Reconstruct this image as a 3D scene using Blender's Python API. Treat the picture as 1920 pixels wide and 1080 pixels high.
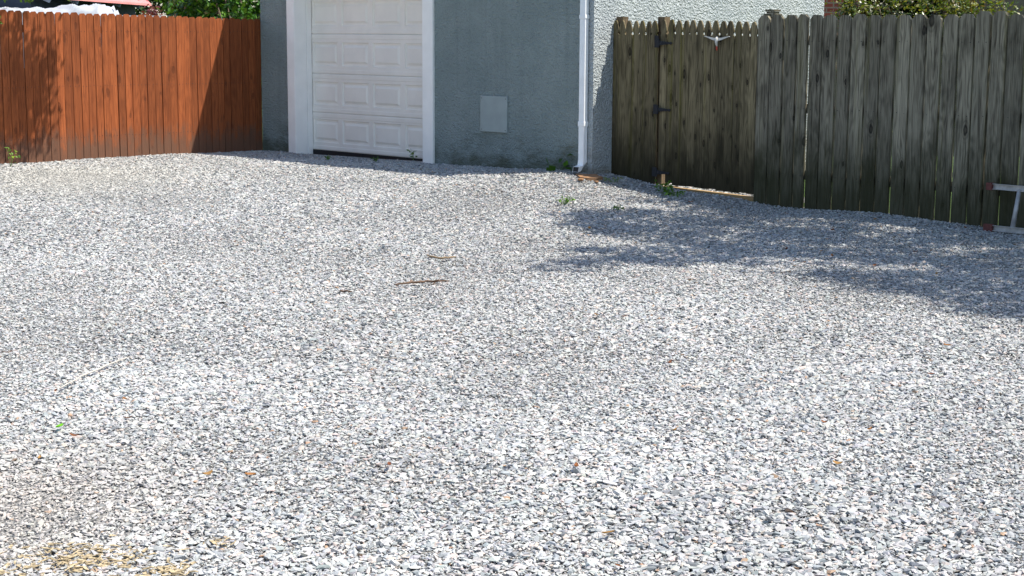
import bpy, bmesh, math, random
import numpy as np
from mathutils import Vector, Matrix

random.seed(7)
RNG = np.random.default_rng(11)
R = math.radians
for o in list(bpy.data.objects):
    bpy.data.objects.remove(o)
SC = bpy.context.scene
COL = SC.collection

# ------------------------------------------------------------------ camera
cam_d = bpy.data.cameras.new('camera')
cam_d.sensor_width = 36.0
cam_d.lens = 36.0 * 3000.0 / 1920.0
cam_d.clip_start = 0.1
cam_d.clip_end = 2000
cam = bpy.data.objects.new('camera', cam_d)
COL.objects.link(cam)
PITCH = math.atan(478.0 / 3000.0)
cam.matrix_world = Matrix.Translation((0, 0, 1.67)) @ Matrix.Rotation(math.pi / 2 - PITCH, 4, 'X') @ Matrix.Rotation(0.0056, 4, 'Z')
SC.camera = cam

# ------------------------------------------------------------------ light
SUN = Vector((0.5436, -0.083, 1.0)).normalized()
world = bpy.data.worlds.new('World')
SC.world = world
world.use_nodes = True
wn = world.node_tree
wn.nodes.clear()
sky = wn.nodes.new('ShaderNodeTexSky')
sky.sky_type = 'NISHITA'
sky.sun_disc = False
sky.sun_elevation = math.asin(SUN.z)
sky.sun_rotation = math.atan2(SUN.x, SUN.y)
sky.air_density = 1.0
sky.dust_density = 1.0
bg = wn.nodes.new('ShaderNodeBackground')
bg.inputs['Strength'].default_value = 0.115
wo = wn.nodes.new('ShaderNodeOutputWorld')
wn.links.new(sky.outputs[0], bg.inputs['Color'])
wn.links.new(bg.outputs[0], wo.inputs['Surface'])
sun_d = bpy.data.lights.new('sun', 'SUN')
sun_d.energy = 4.2
sun_d.angle = R(0.5)
sun_d.color = (1.0, 0.94, 0.84)
sun = bpy.data.objects.new('sun', sun_d)
COL.objects.link(sun)
sun.rotation_euler = SUN.to_track_quat('Z', 'Y').to_euler()
sun.location = (20, -4, 40)
VS = SC.view_settings
VS.view_transform = 'Standard'
VS.look = 'None'
VS.gamma = 1.0
VS.exposure = 0.98
SC.cycles.max_bounces = 8
SC.cycles.diffuse_bounces = 4
SC.cycles.transparent_max_bounces = 8

# ------------------------------------------------------------------ frame of the garage: x along the front to the right, y backwards
C0 = np.array([0.8316, 16.7481])
ND = np.array([0.70, -0.714]); ND = ND / np.linalg.norm(ND)
BK = np.array([-ND[1], ND[0]])
ANG = math.atan2(ND[1], ND[0])


def W(x, y, z=0.0):
    p = C0 + ND * x + BK * y
    return Vector((p[0], p[1], z))


def to_local(wx, wy):
    dx, dy = wx - C0[0], wy - C0[1]
    return dx * ND[0] + dy * ND[1], dx * BK[0] + dy * BK[1]


# ------------------------------------------------------------------ terrain height (thin plate spline through surveyed points)
CTL = np.array([(1.07,16.94),(1.54,16.47),(2.33,15.66),(2.41,15.57),(3.41,14.55),(4.35,13.59),(5.5,12.4),(.72,16.87),(0,17.6),(-.90,18.52),(-2.8,20.4),(-3.26,20.93),(-4.04,20.17),(-4.66,19.38),(-5.886,18.36),(-7.2,17),(0,4.5),(3,5),(-3,5),(0,8),(-3,9),(3,9),(1,11.5),(4,11),(-5,12),(-2,14),(0,14.5),(1.2,15.5),(0,-5),(-12,-5),(12,-5),(12,8),(-12,8),(0,-15)], float)
TW = np.array([0.00474, -0.04514, 0.24642, -0.24187, 0.02461, -0.00932, 0.00062, 0.0529, -0.01491, -0.00261, 0.00289, -0.00655, 0.00421, -0.00091, 0.00021, 0.00032, 3e-05, 0.0, 0.00012, 0.00052, -0.00085, 3e-05, 0.0005, 0.00109, 0.0003, -0.00095, -0.00026, -0.01615, 2e-05, -5e-05, 2e-05, 1e-05, 1e-05, 3e-05, 0.0352, -0.00065, 0.00135])


def tz(x, y):
    x = np.atleast_1d(np.asarray(x, float)); y = np.atleast_1d(np.asarray(y, float))
    z = TW[-3] + TW[-2] * x + TW[-1] * y
    for (cx, cy), w in zip(CTL, TW[:-3]):
        r2 = (x - cx) ** 2 + (y - cy) ** 2
        z = z + w * .5 * r2 * np.log(r2 + 1e-9)
    z = np.clip(z, -0.02, 0.24)
    # shallow wheel ruts and rakings
    z = z + 0.008 * np.sin(1.7 * x + 0.9 * y) * np.sin(0.8 * x - 1.3 * y + 1) + 0.005 * np.sin(4.1 * x + 1.3 * y) * np.sin(3.3 * y - 1.1 * x)
    return z


def tzs(x, y):
    return float(tz(x, y)[0])


# ------------------------------------------------------------------ node helpers
class NT:
    def __init__(self, name):
        self.m = bpy.data.materials.new(name)
        self.m.use_nodes = True
        self.t = self.m.node_tree
        self.t.nodes.clear()
        self.out = self.t.nodes.new('ShaderNodeOutputMaterial')
        self.p = self.t.nodes.new('ShaderNodeBsdfPrincipled')
        self.t.links.new(self.p.outputs[0], self.out.inputs['Surface'])

    def n(self, kind, **kw):
        nd = self.t.nodes.new(kind)
        for k, v in kw.items():
            if k.startswith('i_'):
                key = k[2:]
                key = int(key) if key.isdigit() else key.replace('_', ' ')
                self.put(nd.inputs[key], v)
            else:
                setattr(nd, k, v)
        return nd

    def put(self, sock, v):
        if isinstance(v, bpy.types.NodeSocket):
            self.t.links.new(v, sock)
        elif isinstance(v, (tuple, list)) and len(v) == 3 and sock.type == 'RGBA':
            sock.default_value = (*v, 1)
        else:
            sock.default_value = v

    def math(self, op, a, b=0.0, c=0.0, clamp=False):
        nd = self.t.nodes.new('ShaderNodeMath'); nd.operation = op; nd.use_clamp = clamp
        for i, v in enumerate((a, b, c)):
            self.put(nd.inputs[i], v)
        return nd.outputs[0]

    def mix(self, f, a, b, blend='MIX'):
        nd = self.t.nodes.new('ShaderNodeMix'); nd.data_type = 'RGBA'; nd.blend_type = blend
        self.put(nd.inputs[0], f); self.put(nd.inputs[6], a); self.put(nd.inputs[7], b)
        return nd.outputs[2]

    def attr(self, name):
        return self.n('ShaderNodeAttribute', attribute_name=name)

    def scale(self, vec, s):
        return self.n('ShaderNodeMapping', i_Vector=vec, i_Scale=s).outputs[0]

    def noise(self, vec, scale, detail=3.0, rough=0.55, dist=0.0):
        return self.n('ShaderNodeTexNoise', i_Vector=vec, i_Scale=scale, i_Detail=detail, i_Roughness=rough, i_Distortion=dist).outputs[0]

    def ss(self, v, a, b, lo=0.0, hi=1.0):
        nd = self.n('ShaderNodeMapRange', i_Value=v, i_1=a, i_2=b, i_3=lo, i_4=hi)
        nd.interpolation_type = 'SMOOTHSTEP'
        return nd.outputs[0]

    def bump(self, h, strength=0.5, distance=0.01, normal=None):
        nd = self.n('ShaderNodeBump', i_Height=h, i_Strength=strength, i_Distance=distance)
        if normal is not None:
            self.put(nd.inputs['Normal'], normal)
        return nd.outputs[0]

    def pos(self):
        return self.n('ShaderNodeTexCoord').outputs['Object']

    def done(self, col, rough=0.8, normal=None, **kw):
        self.put(self.p.inputs['Base Color'], col)
        self.put(self.p.inputs['Roughness'], rough)
        if normal is not None:
            self.put(self.p.inputs['Normal'], normal)
        for k, v in kw.items():
            self.put(self.p.inputs[k.replace('_', ' ')], v)
        return self.m


def plain(name, col, rough=0.7, var=0.12, scale=9.0, metal=0.0, bump=0.0):
    t = NT(name)
    p = t.pos()
    a = t.noise(p, scale, 4)
    f = t.ss(a, 0.3, 0.7)
    c = t.mix(f, tuple(x * (1 - var) for x in col), tuple(min(1, x * (1 + var)) for x in col))
    nrm = t.bump(t.noise(p, scale * 9, 3), bump, 0.003) if bump else None
    return t.done(c, rough, nrm, Metallic=metal)


def wood(name, dark, light, knot, moss=None, moss_top=0.8, dirt=None, ring=0.4, wear=0.0, tone=0.5, knots=0.62, kr=1.0, kamt=0.9, algae=0.0):
    t = NT(name)
    bc = t.attr('bc').outputs['Vector']
    hz = t.attr('hz').outputs['Fac']
    bid = t.attr('bid').outputs['Fac']
    fine = t.noise(t.scale(bc, (130, 130, 3.2)), 1.0, 4, 0.62)
    streak = t.noise(t.scale(bc, (34, 34, 0.9)), 1.0, 3, 0.6)
    warp = t.noise(t.scale(bc, (8, 8, 1.15)), 1.0, 2, 0.5)
    rings = t.math('MULTIPLY_ADD', t.math('SINE', t.math('MULTIPLY', warp, 72.0)), 0.5, 0.5)
    f = t.math('ADD', t.math('MULTIPLY', fine, 0.92), t.math('MULTIPLY', streak, 0.58))
    f = t.math('ADD', f, t.math('MULTIPLY', rings, ring * 0.3))
    f = t.ss(f, 0.45, 1.1)
    col = t.mix(f, dark, light)
    # knots
    sx = t.n('ShaderNodeSeparateXYZ', i_0=bc).outputs
    kv = t.n('ShaderNodeCombineXYZ', i_0=t.math('MULTIPLY', sx[0], 6.5), i_1=t.math('MULTIPLY', sx[2], 2.9)).outputs[0]
    vo = t.n('ShaderNodeTexVoronoi', voronoi_dimensions='2D', i_Vector=kv, i_Scale=1.0, i_Randomness=1.0)
    rgb = t.n('ShaderNodeSeparateColor', i_0=vo.outputs['Color']).outputs
    has = t.math('GREATER_THAN', rgb[0], knots)
    size = t.math('MULTIPLY_ADD', t.math('MULTIPLY', rgb[1], rgb[1]), 1.0 * kr, 0.45 * kr)
    kd = t.math('ADD', vo.outputs['Distance'], t.math('MULTIPLY_ADD', t.noise(t.scale(bc, (40, 40, 22)), 1.0, 3), 0.10, -0.05))
    kd = t.math('DIVIDE', kd, size)
    k1 = t.math('MULTIPLY', t.ss(kd, 0.16, 0.10), has)
    core = t.math('MULTIPLY', t.ss(kd, 0.10, 0.03), has)
    halo = t.math('MULTIPLY', t.ss(kd, 0.42, 0.13), t.math('MULTIPLY', has, 0.45))
    swirl = t.math('MULTIPLY', t.math('MULTIPLY_ADD', t.math('SINE', t.math('MULTIPLY', kd, 62.0)), 0.5, 0.5), halo)
    col = t.mix(t.math('MULTIPLY', t.math('ADD', t.math('MULTIPLY', halo, 0.6), t.math('MULTIPLY', swirl, 0.9)), kamt), col, tuple(x * 0.6 for x in dark))
    col = t.mix(t.math('MULTIPLY', k1, kamt), col, knot)
    col = t.mix(t.math('MULTIPLY', core, kamt * 0.6), col, tuple((a + 2 * b) / 3 * .8 for a, b in zip(light, dark)))
    # board to board tone
    tone = t.math('MULTIPLY_ADD', bid, tone, 1.0 - tone * .5)
    comb = t.n('ShaderNodeCombineColor', i_0=tone, i_1=tone, i_2=tone).outputs[0]
    col = t.mix(1.0, col, comb, 'MULTIPLY')
    big = t.noise(t.scale(bc, (5, 5, 2.2)), 1.0, 4, 0.6)
    if algae:
        al = t.noise(t.scale(bc, (16, 16, .35)), 1.0, 2, 0.5)
        col = t.mix(t.math('MULTIPLY', t.ss(al, 0.55, 0.72), algae), col, (.125, .110, .018))
    if wear:
        col = t.mix(t.math('MULTIPLY', t.ss(big, 0.45, 0.75), wear), col, tuple(x * 0.4 for x in dark))
    if dirt is not None:
        spl = t.noise(t.scale(bc, (14, 14, 7)), 1.0, 4, 0.7)
        d = t.math('ADD', hz, t.math('ADD', t.math('MULTIPLY', big, -0.5), t.math('MULTIPLY', spl, -0.55)))
        col = t.mix(t.ss(d, -0.10, -0.42, 0, 0.8), col, dirt)
    if moss is not None:
        d = t.math('ADD', hz, t.math('MULTIPLY', big, -0.9))
        col = t.mix(t.ss(d, moss_top - 0.3, -0.35, 0, 0.85), col, moss)
    h = t.math('ADD', fine, t.math('MULTIPLY', k1, -0.6))
    return t.done(col, 0.85, t.bump(h, 0.85, 0.004), Specular_IOR_Level=0.25)


def stucco(name, c1, c2, strength, moss=None, dist=0.060):
    t = NT(name)
    p = t.pos()
    a = t.noise(p, 58.0, 3, 0.6)
    b = t.noise(t.scale(p, (1, 1, 1.5)), 24.0, 3, 0.55, 0.8)
    pits = t.n('ShaderNodeTexVoronoi', i_Vector=p, i_Scale=48.0, feature='SMOOTH_F1').outputs['Distance']
    h = t.math('ADD', t.math('MULTIPLY', a, 0.8), t.math('ADD', t.math('MULTIPLY', b, 1.2), t.math('MULTIPLY', pits, -0.6)))
    big = t.noise(p, 1.3, 4, 0.6)
    col = t.mix(t.ss(big, 0.3, 0.7), c1, c2)
    run = t.noise(t.scale(p, (7, 7, .35)), 1.0, 3, 0.6)
    col = t.mix(t.math('MULTIPLY', t.ss(run, 0.5, 0.75), 0.22), col, tuple(x * 0.55 for x in c1))
    col = t.mix(t.math('MULTIPLY', t.ss(a, 0.55, 0.3), 0.35), col, tuple(x * 0.45 for x in c1))
    if moss is not None:
        z = t.n('ShaderNodeSeparateXYZ', i_0=p).outputs[2]
        patch = t.noise(t.scale(p, (2.0, 2.0, 4.5)), 1.0, 5, 0.65)
        d = t.math('ADD', z, t.math('MULTIPLY', patch, -1.5))
        col = t.mix(t.ss(d, -0.20, -0.65, 0, 0.7), col, moss)
    return t.done(col, 0.9, t.bump(h, strength, dist), Specular_IOR_Level=0.2)


def leafmat(name, trans=0.35, rough=0.35, spec=0.5):
    t = NT(name)
    c = t.attr('col').outputs['Color']
    t.done(c, rough, None, Specular_IOR_Level=spec)
    tr = t.n('ShaderNodeBsdfTranslucent', i_Color=t.mix(1.0, c, (1.6, 1.5, 0.6), 'MULTIPLY'))
    ms = t.n('ShaderNodeMixShader', i_0=trans, i_1=t.p.outputs[0], i_2=tr.outputs[0])
    t.t.links.new(ms.outputs[0], t.out.inputs['Surface'])
    return t.m


M = {}
M['stucco_front'] = stucco('stucco_front', (.355, .430, .425), (.43, .505, .495), 1.0, moss=(.085, .090, .035))
M['stucco_side'] = stucco('stucco_side', (.46, .51, .53), (.55, .59, .595), 1.0, moss=(.24, .18, .10), dist=0.04)
M['white'] = plain('white_trim_paint', (.945, .925, .89), 0.5, 0.03, 5)
M['door'] = plain('door_paint', (.87, .825, .755), 0.45, 0.04, 3, bump=0.08)
M['gutter'] = plain('gutter_white', (.86, .87, .88), 0.35, 0.05, 6)
M['panel'] = plain('access_panel_paint', (.285, .340, .342), 0.5, 0.06, 6)
M['dark'] = plain('black_rubber_and_shade', (.012, .012, .013), 0.7, 0.2, 8)
M['iron'] = plain('black_iron', (.010, .011, .016), 0.75, 0.3, 25)
M['roof'] = plain('roof_shingle', (.07, .07, .075), 0.9, 0.3, 14, bump=0.5)
M['cedar'] = wood('cedar_boards', (.150, .038, .012), (.355, .100, .031), (.07, .020, .008), dirt=(.13, .075, .050), ring=0.35, wear=0.38, tone=0.46, knots=.70, kr=.85, kamt=.45)
M['cedar_back'] = wood('cedar_frame', (.20, .08, .04), (.30, .13, .07), (.05, .02, .01))
M['greywood'] = wood('grey_boards', (.042, .035, .024), (.285, .255, .190), (.010, .008, .006), moss=(.026, .027, .009), moss_top=0.80, ring=0.5, wear=0.6, tone=.66, knots=.68, kr=.95, kamt=.85, algae=.30)
M['picket'] = wood('picket_boards', (.034, .026, .013), (.225, .182, .105), (.016, .011, .006), moss=(.018, .015, .006), moss_top=0.80, ring=0.5, wear=0.45, tone=.6, knots=.22, kr=.72, kamt=.95, algae=.55)
M['post'] = wood('post_wood', (.075, .055, .032), (.18, .13, .08), (.05, .03, .02))
M['sill'] = wood('sill_wood', (.17, .105, .048), (.33, .215, .10), (.12, .06, .02))
M['nail'] = plain('nail_steel', (.02, .017, .015), 0.6, 0.2, 30)
M['alu'] = plain('ladder_metal', (.42, .41, .41), 0.5, 0.18, 20, 0.35, bump=0.1)
M['redplastic'] = plain('red_rubber', (.13, .034, .028), 0.7, 0.25, 30)
M['whiteorn'] = plain('ornament_white', (.58, .56, .52), 0.6, 0.12, 30)
M['redorn'] = plain('ornament_red', (.55, .06, .03), 0.5, 0.1, 30)
M['tarp'] = plain('white_tarp', (.40, .425, .47), 0.5, 0.08, 3, bump=0.5)
M['redroof'] = plain('red_metal_roof', (.66, .25, .23), 0.4, 0.07, 2)
M['navy'] = plain('navy_siding', (.035, .055, .095), 0.7, 0.15, 5)
M['bluegrey'] = plain('rafter_paint', (.34, .40, .50), 0.6, 0.1, 8)
M['tan'] = plain('tan_siding', (.20, .155, .105), 0.8, 0.08, 4)
M['rust'] = plain('rusty_pipe', (.10, .04, .025), 0.7, 0.2, 10)
M['terracotta'] = plain('terracotta', (.27, .145, .07), 0.85, 0.25, 25, bump=0.3)
M['bark'] = plain('bark', (.13, .10, .075), 0.9, 0.35, 14, bump=0.8)
M['twig'] = plain('twig_bark', (.10, .056, .032), 0.8, 0.4, 40, bump=0.4)
M['twig_tan'] = plain('twig_tan', (.22, .15, .082), 0.75, 0.25, 40, bump=0.3)
M['twig_pale'] = plain('twig_pale', (.40, .375, .335), 0.75, 0.15, 40)
M['leaf'] = leafmat('tree_leaf', 0.30, 0.30)
M['leaf_matte'] = leafmat('soft_leaf', 0.4, 0.5, 0.3)
M['dryleaf'] = leafmat('dry_leaf', 0.15, 0.7, 0.2)

t = NT('brick'); p = t.pos()
br = t.n('ShaderNodeTexBrick', i_Vector=t.n('ShaderNodeMapping', i_Vector=p, i_Rotation=(R(90), 0, 0)).outputs[0], i_Color1=(.24, .055, .035), i_Color2=(.16, .035, .025), i_Mortar=(.20, .16, .13), i_Scale=1.0, i_Mortar_Size=.012, i_Brick_Width=.22, i_Row_Height=.075)
M['brick'] = t.done(br.outputs[0], 0.9)

t = NT('gravel_stone')
c = t.attr('col').outputs['Color']
p = t.pos()
sp = t.noise(p, 260.0, 3, 0.6)
veins = t.noise(p, 90.0, 3, 0.6, 1.0)
f = t.math('MULTIPLY_ADD', sp, 0.7, t.math('MULTIPLY_ADD', veins, 0.5, 0.39))
M['stone'] = t.done(t.mix(1.0, c, t.n('ShaderNodeCombineColor', i_0=f, i_1=f, i_2=f).outputs[0], 'MULTIPLY'), 0.75, t.bump(sp, 0.4, 0.003), Specular_IOR_Level=0.35)

t = NT('gravel_fines'); p = t.pos()
vo = t.n('ShaderNodeTexVoronoi', i_Vector=p, i_Scale=75.0)
g = t.n('ShaderNodeSeparateColor', i_0=vo.outputs['Color']).outputs[0]
f1 = t.noise(p, 160, 4, 0.7)
c = t.mix(g, (.25, .247, .24), (.40, .392, .375))
c = t.mix(t.ss(f1, 0.35, 0.65), t.mix(0.5, c, (.10, .10, .10)), c)
M['fines'] = t.done(c, 0.95, t.bump(t.math('ADD', vo.outputs['Distance'], f1), 1.0, 0.01))

t = NT('lawn_grass'); p = t.pos()
a = t.noise(p, 6, 5, 0.7)
b = t.noise(p, 180, 3, 0.7)
c = t.mix(t.ss(a, 0.35, 0.65), (.060, .13, .014), (.11, .20, .03))
c = t.mix(t.ss(b, 0.3, 0.7), t.mix(0.5, c, (.02, .04, .005)), c)
M['lawn'] = t.done(c, 0.9, t.bump(b, 1.0, 0.02))


# ------------------------------------------------------------------ mesh helpers
def link(name, me, m, parent=None, smooth=False):
    o = bpy.data.objects.new(name, me)
    COL.objects.link(o)
    for x in (m if isinstance(m, (list, tuple)) else [m]):
        me.materials.append(x)
    if parent is not None:
        o.parent = parent
    if smooth:
        me.polygons.foreach_set('use_smooth', np.ones(len(me.polygons), bool))
    return o


class MB:
    """collects shapes for one mesh"""
    def __init__(self):
        self.v = []; self.f = []; self.mi = []; self.bc = []; self.bid = []; self.hz = []

    def add(self, vs, fs, mi=0, bc=None, bid=0.5, hz=None):
        b = len(self.v)
        self.v += [tuple(x) for x in vs]
        self.f += [tuple(b + i for i in f) for f in fs]
        self.mi += [mi] * len(fs)
        self.bc += [tuple(x) for x in (bc if bc is not None else vs)]
        self.bid += [bid] * len(vs)
        self.hz += list(hz) if hz is not None else [x[2] for x in vs]

    def box(self, lo, hi, mi=0, bid=0.5):
        (x0, y0, z0), (x1, y1, z1) = lo, hi
        vs = [(x0, y0, z0), (x1, y0, z0), (x1, y1, z0), (x0, y1, z0), (x0, y0, z1), (x1, y0, z1), (x1, y1, z1), (x0, y1, z1)]
        off = random.random() * 30
        self.add(vs, [(0, 3, 2, 1), (4, 5, 6, 7), (0, 1, 5, 4), (1, 2, 6, 5), (2, 3, 7, 6), (3, 0, 4, 7)], mi,
                 bc=[(v[0] + off, v[1] + off, v[2] + off) for v in vs], bid=bid)

    def beam(self, a, b, w, h, mi=0, bid=0.5, up=(0, 0, 1)):
        """a bar from a to b, w across, h along up; grain runs along it"""
        a, b = Vector(a), Vector(b)
        d = (b - a); L = d.length; d.normalize()
        s = d.cross(Vector(up)).normalized(); u = s.cross(d).normalized()
        vs, bc = [], []
        off = random.random() * 30
        for k, e in ((0, a), (L, b)):
            for i, j in ((-1, -1), (1, -1), (1, 1), (-1, 1)):
                vs.append(e + s * (i * w / 2) + u * (j * h / 2)); bc.append((i * w / 2 + off, j * h / 2 + off, k + off))
        self.add(vs, [(0, 3, 2, 1), (4, 5, 6, 7), (0, 1, 5, 4), (1, 2, 6, 5), (2, 3, 7, 6), (3, 0, 4, 7)], mi, bc=bc, bid=bid)

    def board(self, p, across, normal, w, th, h, prof, bid, lean=0.0, hz0=0.0, mi=0, bow=0.0):
        """upright board; p bottom centre of its front face; prof 'dog', 'picket', 'flat'"""
        across, normal = Vector(across), Vector(normal)
        p = Vector(p)
        k = w / 2
        segs = 6
        if prof == 'dog':
            c = min(0.048, w * 0.30)
            top = [(k, h - c), (k - c * 0.8, h - 0.003), (-(k - c * 0.85), h), (-k, h - c * 1.05)]
            hb = h - c * 1.05
        elif prof == 'picket':
            r = [(k, h - .150), (k - .013, h - .136), (k - .014, h - .126), (k - .001, h - .108), (k - .004, h - .080), (k - .016, h - .038), (k - .029, h - .008), (0.006, h)]
            top = r + [(-x, z) for x, z in reversed(r)]
            hb = h - .150
        else:
            top = [(k, h), (-k, h)]
            hb = h
        zs = [hb * i / segs for i in range(segs)]
        prof2 = [(k, z) for z in zs] + top + [(-k, z) for z in reversed(zs)]
        ob = (bid * 91.7 + random.random() * 50, bid * 33.1, random.random() * 40)
        vs, bc, hz = [], [], []
        for d in (0.0, -th):
            for x, z in prof2:
                bx = x + lean * z + bow * math.sin(math.pi * z / h)
                vs.append(p + across * bx + normal * d + Vector((0, 0, z)))
                bc.append((x + ob[0], d + ob[1], z + ob[2]))
                hz.append(hz0 + z)
        n = len(prof2)
        fs = []
        # front and back as strips between matching left and right points
        for i in range(n // 2 - (0 if n % 2 else 0) - 1 if n % 2 == 0 else n // 2):
            j = n - 1 - i
            if i + 1 < j - 1:
                fs.append((i, i + 1, j - 1, j)); fs.append((n + j, n + j - 1, n + i + 1, n + i))
            elif i + 1 == j - 1:
                fs.append((i, i + 1, j)); fs.append((n + j, n + i + 1, n + i))
        for i in range(n):
            j = (i + 1) % n
            fs.append((i, n + i, n + j, j))
        self.add(vs, fs, mi, bc=bc, bid=bid, hz=hz)

    def tube(self, pts, radii, seg=8, mi=0, cap=True):
        pts = [Vector(q) for q in pts]
        b = len(self.v); vs, fs = [], []
        prev = None
        for i, q in enumerate(pts):
            d = (pts[min(i + 1, len(pts) - 1)] - pts[max(i - 1, 0)]).normalized()
            s = d.cross(Vector((0, 0, 1)) if abs(d.z) < 0.95 else Vector((1, 0, 0))).normalized() if prev is None else (prev - d * prev.dot(d)).normalized()
            prev = s
            u = d.cross(s)
            for j in range(seg):
                a = 2 * math.pi * j / seg
                vs.append(q + (s * math.cos(a) + u * math.sin(a)) * radii[i])
        for i in range(len(pts) - 1):
            for j in range(seg):
                k = (j + 1) % seg
                fs.append((i * seg + j, i * seg + k, (i + 1) * seg + k, (i + 1) * seg + j))
        if cap:
            fs.append(tuple(range(seg - 1, -1, -1)))
            fs.append(tuple(range((len(pts) - 1) * seg, len(pts) * seg)))
        self.add(vs, fs, mi)

    def build(self, name, m, parent=None, smooth=False):
        me = bpy.data.meshes.new(name)
        me.from_pydata(self.v, [], self.f)
        me.polygons.foreach_set('material_index', np.array(self.mi, np.int32))
        a = me.attributes.new('bc', 'FLOAT_VECTOR', 'POINT'); a.data.foreach_set('vector', np.array(self.bc, np.float32).ravel())
        a = me.attributes.new('bid', 'FLOAT', 'POINT'); a.data.foreach_set('value', np.array(self.bid, np.float32))
        a = me.attributes.new('hz', 'FLOAT', 'POINT'); a.data.foreach_set('value', np.array(self.hz, np.float32))
        bm = bmesh.new(); bm.from_mesh(me)
        bmesh.ops.recalc_face_normals(bm, faces=bm.faces)
        bm.to_mesh(me); bm.free()
        return link(name, me, m, parent, smooth)


def np_mesh(name, V, F, m, parent=None, col=None):
    """V n x 3, F k x 3 triangles, col n x 3"""
    me = bpy.data.meshes.new(name)
    me.vertices.add(len(V)); me.vertices.foreach_set('co', np.asarray(V, np.float32).ravel())
    me.loops.add(F.size); me.loops.foreach_set('vertex_index', np.asarray(F, np.int32).ravel())
    me.polygons.add(len(F)); me.polygons.foreach_set('loop_start', np.arange(0, F.size, F.shape[1], dtype=np.int32))
    if col is not None:
        a = me.attributes.new('col', 'FLOAT_COLOR', 'POINT')
        c4 = np.ones((len(V), 4), np.float32); c4[:, :3] = col
        a.data.foreach_set('color', c4.ravel())
    me.update(calc_edges=True)
    me.shade_flat()
    return link(name, me, m, parent)


def thing(name, label, cat, loc=(0, 0, 0), rotz=0.0, group=None):
    o = bpy.data.objects.new(name, None)
    COL.objects.link(o)
    o.location = loc; o.rotation_euler = (0, 0, rotz)
    o.empty_display_size = 0.2
    return tag(o, label, cat, group)


def tag(o, label, cat, group=None):
    o['label'] = label; o['category'] = cat
    if group:
        o['group'] = group
    return o


def setting(o, kind='structure'):
    o['kind'] = kind
    return o


# ------------------------------------------------------------------ ground
def build_ground():
    # gravel lot: a sheet in the garage frame, in front of the fences
    xs = np.arange(-5.95, 14.01, 0.12); ys = np.arange(-34.0, 1.0, 0.12)
    X, Y = np.meshgrid(xs, ys, indexing='ij')
    wx = C0[0] + ND[0] * X + BK[0] * Y; wy = C0[1] + ND[1] * X + BK[1] * Y
    Z = tz(wx.ravel(), wy.ravel()).reshape(X.shape) - 0.006
    V = np.stack([wx, wy, Z], -1).reshape(-1, 3)
    nx, ny = X.shape
    i, j = np.meshgrid(np.arange(nx - 1), np.arange(ny - 1), indexing='ij')
    a = (i * ny + j).ravel()
    # behind the fence line only the strip under the gate remains
    cx = X[:-1, :-1].ravel(); cy = Y[:-1, :-1].ravel()
    keep = (cy < 0.32) & ~((cx < -0.3) & (cy > 0.1)) | ((cx > 0.1) & (cx < 2.2))
    a = a[keep]
    F = np.stack([a, a + ny, a + ny + 1, a + 1], -1)
    setting(np_mesh('gravel_lot', V, F, M['fines']))
    # the lawn and land beyond
    mb = MB()
    n = 48; rr = [0, 6, 14, 30, 60, 120, 300, 900]
    vs = [(0, 20, -0.05)]; fs = []
    for r_ in rr[1:]:
        for k in range(n):
            an = 2 * math.pi * k / n
            vs.append((r_ * math.cos(an), 20 + r_ * math.sin(an), -0.05))
    for k in range(n):
        fs.append((0, 1 + k, 1 + (k + 1) % n))
        for q in range(len(rr) - 2):
            fs.append((1 + q * n + k, 1 + (q + 1) * n + k, 1 + (q + 1) * n + (k + 1) % n, 1 + q * n + (k + 1) % n))
    mb.add(vs, fs)
    setting(mb.build('lawn', M['lawn']))


ICO = None


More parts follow.
